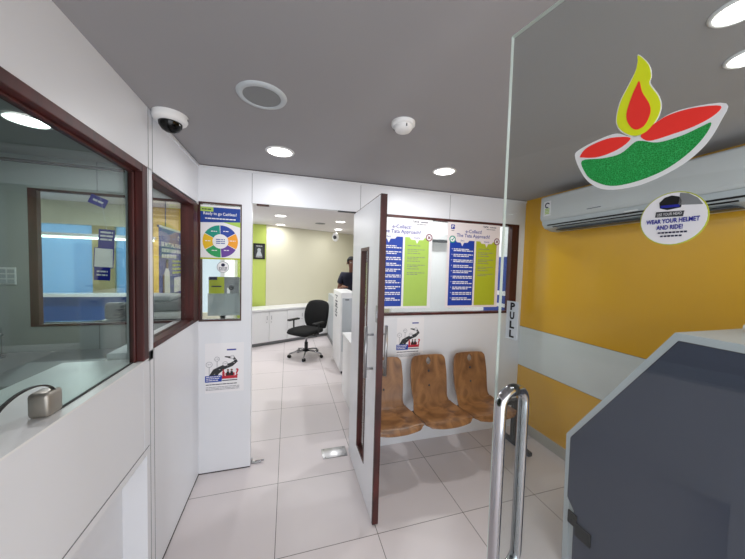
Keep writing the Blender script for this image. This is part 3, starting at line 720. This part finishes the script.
# the row of seats is one bench: a beam on two feet carrying three shells
BN = tag(empty('waiting_bench', (1.205, 2.335, -.0)), 'three-seat waiting bench with moulded brown plywood shells on a dark steel beam', 'bench')
MB().box(-.60, .90, -.22, -.17, .385, .425, 'dark_grey').build('beam', BN, bevel=.004)
for x in (-.58, .86):
    b = MB().box(x - .022, x + .022, -.215, -.175, .035, .39, 'dark_grey').box(x - .022, x + .022, -.40, -.03, .0, .035, 'dark_grey')
    b.build('leg', BN, bevel=.004)
sm = seat_shell()
for i, x in enumerate((.775, 1.205, 1.635)):
    o = bpy.data.objects.new('seat', sm); COL.objects.link(o); o.parent = BN; o.location = (x - 1.185, -.075, -.012)
    md = o.modifiers.new('thickness', 'SOLIDIFY'); md.thickness = .011; md.offset = 0
    br = MB(Matrix.Translation((x - 1.185, -.075, -.008))).box(-.10, .10, -.175, -.065, .425, .432, 'dark_grey')
    br.build('seat_bracket', BN)
    for z in (.60, .725):
        bo = MB().lathe([(0, .008), (.008, .007), (.010, 0)], 'dark_grey', 12, M=Matrix.Translation((x - 1.185, -.075 + .002 + (z - .60) * .11, z - .012)) @ Matrix.Rotation(PI / 2, 4, 'X'))
        bo.build('bolt', BN)

# ================================================================== kiosk on the right
KX = 1.5
K = tag(empty('service_kiosk', (KX, 0, 0)), 'tall grey and white self-service machine with dark side panel behind the glass door', 'kiosk')
out = [(.04, 0), (1.160, 0), (1.169, .388), (1.176, .735), (.748, 1.402), (.02, 1.402)]
def inset(p, d):
    n = len(p); r = []
    for i in range(n):
        a, b_, c = Vector(p[i - 1]), Vector(p[i]), Vector(p[(i + 1) % n]); e1 = (b_ - a).normalized(); e2 = (c - b_).normalized()
        n1 = Vector((-e1.y, e1.x)); n2 = Vector((-e2.y, e2.x)); m_ = (n1 + n2).normalized(); r.append(tuple(b_ + m_ * (d / max(.3, m_.dot(n1)))))
    return r
inn = inset(out, .030)
KW = .56
b = MB(); b.prism(inn, .006, KW - .006, 'kiosk_frame', 'X')
for i in range(6):
    j = (i + 1) % 6; b.prism([out[i], out[j], inn[j], inn[i]], 0, KW, 'kiosk_frame', 'X')
b.build('body', K)
pn = [(.075, .035), (1.100, .035), (1.105, .345), (1.146, .395), (1.148, .728), (.734, 1.369), (.055, 1.369)]
MB().prism(pn, -.0015, .006, 'fan_board', 'X').build('side_panel', K)
MB().prism(inset(pn, -.003), -.0006, .005, 'seam_dark', 'X').build('panel_gasket', K)
MB().prism([(.0, 1.402), (.56, 1.402), (.70, 1.415), (.70, 1.43), (.64, 1.50), (.0, 1.56)], .33, KW - .03, 'white', 'X').build('top_module', K, bevel=.005)
b = MB().box(-.010, -.0016, 1.085, 1.135, .265, .335, 'black').box(-.014, -.0016, 1.01, 1.09, .23, .30, 'black'); b.build('latch', K, bevel=.003)
b = MB(); e1 = Vector((1.176 - .748, .735 - 1.402)).normalized()
Mf = frame_M((.0, .748, 1.402), (1, 0, 0), (0, e1.x, e1.y))
b = MB(Mf); b.box(.08, KW - .08, .10, .45, -.004, .004, 'black'); b.build('screen', K)
MB(Mf).box(.10, KW - .10, .52, .72, -.012, .004, 'steel').build('keypad', K)
# grazed marks on side panel are part of its paint

# ================================================================== teller cabin furniture
t = tag(empty('cabin_counter', (0, 0, 0)), 'pale grey counter along the rear of the teller cabin', 'counter')
MB().box(-2.9, -1.0, 1.62, 2.395, .985, 1.015, 'grey_plastic').build('worktop', t)
MB().box(-2.9, -1.0, 1.70, 2.39, 0, .985, 'light_grey').build('carcass', t)
t = tag(empty('teller_desk'), 'grey desk top directly behind the teller glass', 'desk')
MB().box(-1.55, -.965, -1.3, 1.56, 1.06, 1.09, 'dark_grey').build('desktop', t)
for y in (-1.25, 1.5): MB().box(-1.50, -1.0, y, y + .05, 0, 1.06, 'light_grey').build('support', t)
sw = MB(MP).rbox(-1.755, -1.665, 1.455, 1.565, .0, .008, .002, 'white', 2)
for k in range(3):
    for j in range(2): sw.box(-1.745 + j * .042, -1.745 + j * .042 + .034, 1.465 + k * .032, 1.465 + k * .032 + .024, .008, .011, 'light_grey')
tag(sw.build('switch_plate'), 'switch plate on the wall inside the teller cabin', 'switch')
t = tag(empty('paper_stand', (-1.72, 2.30, 1.015)), 'short grey metal stand on the cabin counter', 'stand')
MB().lathe([(0, .012), (.055, .012), (.06, 0), (0, 0)], 'dark_grey', 24).build('base', t)
MB().tube([(0, 0, .01), (0, 0, .16)], .012, 'steel').tube([(0, 0, .14), (.05, 0, .14)], .009, 'steel').build('post', t)
t = tag(empty('payment_terminal', (-1.17, 2.50, 1.19)), 'grey rounded payment reader seen through the cabin window', 'payment reader')
MB().box(-.13, .10, -.03, .12, -.04, -.003, 'light_grey').build('shelf', t)
b = MB().rbox(-.10, .08, 0, .06, 0, .13, .03, 'grey_plastic', 4); b.build('shell', t)
b = MB(frame_M((0, -.001, .05), (1, 0, 0), (0, 0, 1)))
for r in (.012, .024, .036): b.ring(0, 0, r - .004, r, 0, .0015, 'ink', .5, 2.6, 8)
b.box(-.035, .035, -.012, -.006, 0, .0015, 'ink'); b.build('emblem', t)
# hanging payment card and little blue tag
t = tag(empty('hanging_card', (-1.18, YP - .02, 1.49)), 'blue payment card hanging in the cabin window', 'card')
Mh = frame_M((-.03, 0, 0), (1, 0, 0), (0, 0, 1)) @ Matrix.Rotation(-.05, 4, 'Z')
b = MB(Mh).box(-.03, .06, .22, .345, -.001, 0, 'violet_blue').box(-.05, .06, .085, .22, -.001, 0, 'violet_blue').box(-.045, .055, .09, .215, 0, .001, 'paper').box(-.045, .045, .0, .085, -.001, 0, 'violet_blue')
for k in range(3): b.lines(-.02, .05, .325 - k * .024, .012, 'paper', z=.001, word=.04)
for k in range(2): b.lines(-.03, .03, .06 - k * .024, .010, 'paper', z=.001, word=.03)
b.build('card_face', t)
MB().tube([(0.0, 0, .345), (-.03, 0, .55)], .0015, 'light_grey', 6).build('string', t)
b = MB(Mh @ Matrix.Translation((-.05, .50, 0)) @ Matrix.Rotation(-.35, 4, 'Z')).box(-.05, .05, 0, .06, 0, .001, 'violet_blue').lines(-.03, .03, .03, .012, 'paper', z=.0018, word=.03); b.build('top_tag', t)

# standee on the far side of the second window
SY = 3.0; p0 = Vector((-1.15, 3.12)); p1 = Vector((-1.16, 3.77))
Ms = frame_M((p0.x, p0.y, 1.22), (p1.x - p0.x, p1.y - p0.y, 0), (0, 0, 1))
t = tag(empty('banner_stand'), 'blue standing banner with a person in white, behind the second window', 'banner')
b = MB(Ms)
b.box(0, .65, .0, .73, -.003, 0, 'violet_blue'); 
b.text('BE MUTUAL FUND', .32, .57, .058, 'paper', z=.0015, bold=.05, width=.54)
for k in (1, 2): b.lines(.06, .58 if k < 2 else .45, .57 - k * .055, .036, 'paper', z=.0015, word=.05, gap=.010)
for k in range(4): b.lines(.33, .60, .41 - k * .04, .022, 'olive_lime', z=.0015, word=.07, gap=.012)
b.prism([(.10, .03), (.27, .03), (.25, .30), (.22, .34), (.15, .34), (.11, .28)], 0, .0015, 'paper'); b.disc(.19, .375, .04, .0, .002, 'skin', 14, rx=.032); b.disc(.19, .41, .018, .002, .003, 'hair', 14, rx=.034)
b.box(.08, .12, .10, .28, 0, .002, 'skin'); b.box(.38, .58, .08, .24, 0, .001, 'paper'); b.ring(.52, .66, .015, .025, 0, .001, 'paper', 0, 5, 10)
b.build('print', t)
MB(Ms).box(-.01, .66, .725, .745, -.012, .004, 'steel').box(.31, .34, -1.2, .725, -.02, -.012, 'steel').box(.0, .65, -1.22, -1.17, -.05, .05, 'steel').build('stand', t)
b = MB(Ms @ Matrix.Translation((.2, 0, 0))).box(0, .006, .74, 1.17, -.02, -.012, 'grey_plastic'); b.build('cord', t)
# printer on a cupboard near the second window
t = tag(empty('office_printer', (-1.16, 2.66, 1.12)), 'grey office printer on a white cupboard behind the second window', 'printer')
MB().rbox(-.05, .33, 0, .35, 0, .10, .02, 'white').build('paper_tray', t)
MB().rbox(-.04, .32, .01, .34, .10, .18, .03, 'grey_plastic').build('body', t)
MB().rbox(-.02, .24, .05, .33, .18, .225, .015, 'light_grey').build('scanner_lid', t)
t = tag(empty('cupboard', (-1.10, 2.64, 0)), 'white cupboard carrying the grey printer', 'cupboard')
MB().box(-.15, .32, 0, .38, 0, 1.12, 'white').build('carcass', t, bevel=.004)
MB().box(-.14, .08, -.012, 0, .05, 1.08, 'white').build('door', t); MB().box(.09, .31, -.012, 0, .05, 1.08, 'white').build('door', t)
# low blue screen with white ledge inside back office
t = tag(empty('blue_screen', (-2.75, 5.02, 0)), 'dark blue low partition screen with white ledge below the rear window', 'screen')
MB().box(-.9, .85, 0, .04, 0, 1.10, 'deep_blue').build('screen_panel', t)
MB().box(-.9, .85, -.10, .10, 1.10, 1.14, 'white').build('ledge', t)
t = tag(empty('light_fitting', (-2.95, 5.14, 1.93)), 'long tube light fitting above the pale blue rear window', 'light fitting')
MB().box(-.55, 1.0, 0, .05, .02, .06, 'white').build('batten', t)
MB().tube([(-.53, .02, 0), (.98, .02, 0)], .016, 'tube_glow').build('tube', t)
# framed picture on the green pier
t = tag(empty('picture_frame', (-.585, 6.468, 1.885)), 'small black framed picture on the lime green pier', 'picture')
b = MB(frame_M((0, 0, 0), (1, 0, 0), (0, 0, 1))).box(-.115, .115, -.165, -.135, 0, .02, 'black').box(-.115, .115, .135, .165, 0, .02, 'black').box(-.115, -.085, -.135, .135, 0, .02, 'black').box(.085, .115, -.135, .135, 0, .02, 'black'); b.build('frame', t)
b = MB(frame_M((0, 0, 0), (1, 0, 0), (0, 0, 1))).box(-.085, .085, -.135, .135, 0, .006, 'dark_grey').disc(0, .03, .035, .006, .008, 'light_grey').prism([(-.06, -.1), (.06, -.1), (.03, .0), (-.03, .0)], .006, .008, 'light_grey').lines(-.06, .06, .11, .012, 'paper', z=.0085, word=.03).lines(-.06, .06, -.118, .012, 'paper', z=.0085, word=.03); b.build('print', t)
# blue board at the right behind the poster window
tag(MB().box(XR - .03, XR - .004, 2.49, 2.95, .9, 1.78, 'navy').box(XR - .034, XR - .03, 2.52, 2.92, 1.35, 1.40, 'paper').box(XR - .034, XR - .03, 2.52, 2.80, 1.22, 1.26, 'paper').build('notice_board'), 'dark blue board on the wall behind the right end of the poster window', 'board')

# ================================================================== back office furniture
ang = math.radians(25)
CT = tag(empty('storage_cabinet', (B.x, B.y, 0), ang), 'low white cabinet run with pale worktop along the cream rear wall', 'cabinet')
# local x along wall, local y back to the wall (0) and front at -0.5
MB().box(-.47, 2.25, -.46, -.014, .07, .70, 'white').box(-.47, 2.25, -.42, -.03, 0, .07, 'grey_plastic').build('carcass', CT)
MB().box(-.49, 2.27, -.50, -.014, .70, .735, 'white').build('worktop', CT, bevel=.003)
x = -.46
for i in range(7):
    x1 = x + .38
    d = MB().box(x, x1 - .006, -.478, -.46, .08, .69, 'white').build('door', CT, bevel=.002)
    hx = x1 - .05 if i % 2 == 0 else x + .04
    MB().tube([(hx, -.495, .52), (hx, -.495, .60)], .005, 'steel', 8).build('handle', d)
    MB().lathe([(0, .006), (.008, .006), (.009, 0)], 'steel', 12, M=Matrix.Translation((hx, -.478, .47)) @ Matrix.Rotation(PI / 2, 4, 'X')).build('lock', d)
    x = x1
struct(MB().box(.89, .98, 5.56, 6.5, 0, 1.0, 'light_grey').box(.885, .985, 5.555, 6.5, 0, .09, 'grey_plastic').build('wall_low_partition'), 'low grey partition end behind the office chair')

# office chair
OC = tag(empty('office_chair', (.33, 5.15, 0), math.radians(-46)), 'black high-back office swivel chair with chrome star base', 'office chair')
# local: chair faces +x... built facing -y, rotated so it faces left
b = MB()
for k in range(5):
    a = 2 * PI * k / 5 + .3; c, s_ = math.cos(a), math.sin(a)
    leg = MB().tube([(.03 * c, .03 * s_, .115), (.16 * c, .16 * s_, .105), (.285 * c, .285 * s_, .075)], [.020, .016, .013], 'chrome', 10)
    leg.build('base_arm', OC)
    cs = MB(Matrix.Translation((.29 * c, .29 * s_, 0)) @ Matrix.Rotation(a + .6, 4, 'Z'))
    for y in (-.016, .016): cs.lathe([(0, -.008), (.026, -.008), (.028, -.004), (.028, .004), (.026, .008), (0, .008)], 'black', 16, M=Matrix.Translation((0, y, .028)) @ Matrix.Rotation(PI / 2, 4, 'X'))
    cs.tube([(0, 0, .03), (0, 0, .08)], .008, 'steel', 8); cs.build('caster', OC)
MB().tube([(0, 0, .09), (0, 0, .26)], .030, 'black').tube([(0, 0, .26), (0, 0, .40)], .018, 'steel').build('gas_lift', OC)
MB().rbox(-.10, .10, -.12, .12, .385, .43, .012, 'black').tube([(.08, .0, .40), (.24, .0, .40)], .008, 'black').build('tilt_mechanism', OC)
def cushion(fn, nu, nv, mt, name, parent):
    b = MB(); vs = []; fs = []
    for sgn in (1, -1):
        for i in range(nu + 1):
            for j in range(nv + 1): vs.append(fn(-1 + 2 * i / nu, -1 + 2 * j / nv, sgn))
    N = (nu + 1) * (nv + 1)
    for q in (0, 1):
        for i in range(nu):
            for j in range(nv):
                a = q * N + i * (nv + 1) + j; f = (a, a + nv + 1, a + nv + 2, a + 1); fs.append(f if q == 0 else f[::-1])
    b.add(vs, fs, mt, True); o = b.build(name, parent); return o
def sq(u, v, p=.18):  # square to rounded square
    k = 1 - p * (u * u * v * v); return u * k, v * k
def seatf(u, v, s_):
    a, b_ = sq(u, v); e = max(0, 1 - max(abs(u), abs(v)) ** 6) ** .5
    z = .47 + (.045 * e if s_ > 0 else -.04 * e) - .03 * max(0, -v) ** 3 * 1
    return (a * .275, b_ * .27 - .03, z)
cushion(seatf, 16, 16, 'black_fabric', 'seat', OC)
def backf(u, v, s_):
    a, b_ = sq(u, v, .14); e = max(0, 1 - max(abs(u), abs(v)) ** 6) ** .5
    h = .46 + (b_ + 1) / 2 * .52; wd = .265 + .02 * math.sin((b_ + 1) * 1.5) - (.03 if b_ > .7 else 0) * (b_ - .7) / .3
    return (a * wd, .235 + .09 * (b_ + 1) / 2 - .03 * math.cos(b_ * 1.6) - .035 * (1 - a * a) * -1 + (-.025 * e if s_ > 0 else .022 * e), h)
cushion(backf, 16, 20, 'black_fabric', 'backrest', OC)
MB().tube([(0, .10, .41), (0, .24, .42), (0, .295, .50), (0, .31, .70)], [.018, .02, .02, .016], 'black').build('back_support', OC)
for sg in (-1, 1):
    MB().tube([(sg * .20, -.02, .43), (sg * .285, -.02, .44), (sg * .29, -.02, .62)], .015, 'black', 10).rbox(sg * .29 - .035, sg * .29 + .035, -.15, .11, .62, .65, .012, 'black').build('armrest', OC)

# white machine on castors
t = tag(empty('cash_machine_cabinet', (.76, 4.16, 0)), 'tall white office machine on castors with dark lettering down its side', 'office machine')
MB().rbox(0, .24, 0, .74, .05, 1.23, .008, 'white', 2).build('housing', t)
Mk = frame_M((-.0005, .55, .9), (0, 0, 1), (0, 1, 0)) if False else frame_M((-.0008, .50, .72), (0, 0, 1), (0, -1, 0)).copy()
n_ = Mk.to_3x3() @ Vector((0, 0, 1))
Mk = frame_M((-.0008, .42, .95), (0, 0, 1), (0, 1, 0)); n_ = Mk.to_3x3() @ Vector((0, 0, 1))
b = MB(Mk); zz = .0012 if n_.x < 0 else -.0012
for i, (dz_, w_n, l_n) in enumerate(((.20, .014, .24), (.165, .030, .05), (.11, .020, .22), (.06, .034, .16), (.02, .018, .26), (-.03, .034, .10), (-.07, .016, .22), (-.12, .030, .14))):
    b.box(dz_ - w_n / 2, dz_ + w_n / 2, -l_n / 2, l_n / 2, 0, .0008, 'ink')
b.build('lettering', t)
b = MB().box(.02, .22, -.004, 0, .35, 1.15, 'light_grey').box(.06, .12, -.008, -.004, 1.12, 1.135, 'dark_grey'); b.build('front_panel', t)
for x, y in ((.04, .05), (.20, .05), (.04, .69), (.20, .69)):
    MB().lathe([(0, -.012), (.024, -.012), (.026, 0), (.024, .012), (0, .012)], 'black', 16, M=Matrix.Translation((x, y, .026)) @ Matrix.Rotation(PI / 2, 4, 'Y')).box(x - .006, x + .006, y - .01, y + .01, .03, .052, 'dark_grey').build('castor', t)
# white desk in the back office behind the open door
t = tag(empty('office_desk', (.69, 2.75, 0)), 'white office desk partly hidden behind the open door', 'desk')
MB().box(-.01, .60, 0, .85, .745, .775, 'white').build('desktop', t, bevel=.002)
MB().box(0, .025, .02, .84, 0, .745, 'white').build('side_panel', t); MB().box(.56, .585, .02, .84, 0, .745, 'white').build('side_panel', t)
MB().box(.025, .56, .42, .44, .25, .745, 'white').build('modesty_panel', t)

# ================================================================== person
PR = tag(empty('person', (1.165, 5.38, 0)), 'person with dark hair and navy shirt standing mostly hidden by the open door', 'person')
def skinned(name, verts, edges, radii, mt, parent, root=0, sub=2):
    me = bpy.data.meshes.new(name); me.from_pydata(verts, edges, []); o = bpy.data.objects.new(name, me); COL.objects.link(o); o.parent = parent
    md = o.modifiers.new('skin', 'SKIN'); md.use_smooth_shade = True
    for i, r in enumerate(radii):
        sv = me.skin_vertices[0].data[i]; sv.radius = r if isinstance(r, tuple) else (r, r); sv.use_root = (i == root)
    sb = o.modifiers.new('sub', 'SUBSURF'); sb.levels = sub; sb.render_levels = sub
    me.materials.append(MATS[mt]); 
    return o
V = []; E = []; Rr = []
def vt(p, r, link=None):
    V.append(p); Rr.append(r); i = len(V) - 1
    if link is not None: E.append((link, i))
    return i
pel = vt((0, 0, .95), (.15, .11)); wst = vt((0, -.01, 1.10), (.14, .10), pel); che = vt((0, -.02, 1.32), (.145, .085), wst); nk0 = vt((0, -.03, 1.49), (.052, .048), che)
nk = vt((0, -.045, 1.57), (.052, .055), nk0); hd0 = vt((-.01, -.075, 1.64), (.062, .078), nk); hd1 = vt((-.012, -.07, 1.70), (.076, .092), hd0); hd2 = vt((-.012, -.055, 1.76), (.060, .075), hd1)
for sg in (-1, 1):
    sh = vt((sg * .17, -.02, 1.44), (.048, .048), che); el = vt((sg * .235, -.02, 1.17), (.044, .044), sh); wr = vt((sg * .20, -.24, 1.245), (.030, .026), el)
    pm = vt((sg * .19, -.315, 1.25), (.040, .016), wr)
    for q, (dx_, ln) in enumerate(((-.030, .068), (-.010, .078), (.011, .074), (.031, .060))):
        f1 = vt((sg * .19 + dx_, -.345, 1.252), .010, pm); f2 = vt((sg * .19 + dx_ * 1.15, -.345 - ln * .5, 1.256), .009, f1); vt((sg * .19 + dx_ * 1.2, -.345 - ln * .95, 1.246), .007, f2)
    t1 = vt((sg * .19 - sg * .045, -.29, 1.25), .011, pm); vt((sg * .19 - sg * .068, -.325, 1.25), .009, t1)
    hp = vt((sg * .095, .0, .88), (.10, .10), pel); kn = vt((sg * .11, -.02, .49), (.060, .060), hp); an = vt((sg * .115, .01, .09), (.040, .040), kn); vt((sg * .12, -.15, .035), (.042, .030), an)
skinned('body', V, E, Rr, 'skin', PR)
V = []; E = []; Rr = []
a = vt((0, 0, .90), (.165, .125)); b1 = vt((0, -.01, 1.10), (.155, .118), a); c1 = vt((0, -.02, 1.33), (.185, .125), b1); d1 = vt((0, -.028, 1.50), (.095, .08), c1)
for sg in (-1, 1):
    e1_ = vt((sg * .175, -.02, 1.455), (.074, .074), c1); vt((sg * .225, -.02, 1.27), (.062, .062), e1_)
skinned('shirt', V, E, Rr, 'shirt', PR)
V = []; E = []; Rr = []
a = vt((0, 0, .93), (.155, .12))
for sg in (-1, 1):
    h_ = vt((sg * .095, 0, .86), (.112, .112), a); k_ = vt((sg * .11, -.02, .49), (.078, .078), h_); vt((sg * .115, .01, .10), (.062, .062), k_)
skinned('trousers', V, E, Rr, 'trousers', PR)
hb_ = MB().sphere((-.012, -.055, 1.725), (.086, .102, .090), 'hair', 24, 14)
hb_.v = [v if not (v.y < -.115 and v.z < 1.735) else Vector((v.x, -.09, max(v.z, 1.735))) for v in hb_.v]
hb_.build('hair', PR, normals=False)
for x in (-.042, .018): MB().sphere((x, -.152, 1.690), (.012, .008, .007), 'eye', 10, 6).sphere((x, -.158, 1.689), (.005, .004, .005), 'black', 8, 5).build('eye', PR)
MB().prism([(-.022, 1.655), (-.002, 1.655), (-.012, 1.695)], -.182, -.15, 'skin', 'Y').build('nose', PR)
MB().sphere((-.012, -.150, 1.632), (.022, .010, .006), 'lip', 12, 6).build('mouth', PR)
for x in (-.095, .071): MB().sphere((x, -.06, 1.68), (.010, .018, .028), 'skin', 10, 8).build('ear', PR)
for sg in (-1, 1): MB().rbox(sg * .12 - .048, sg * .12 + .048, -.21, .06, 0, .085, .03, 'black').build('shoe', PR)
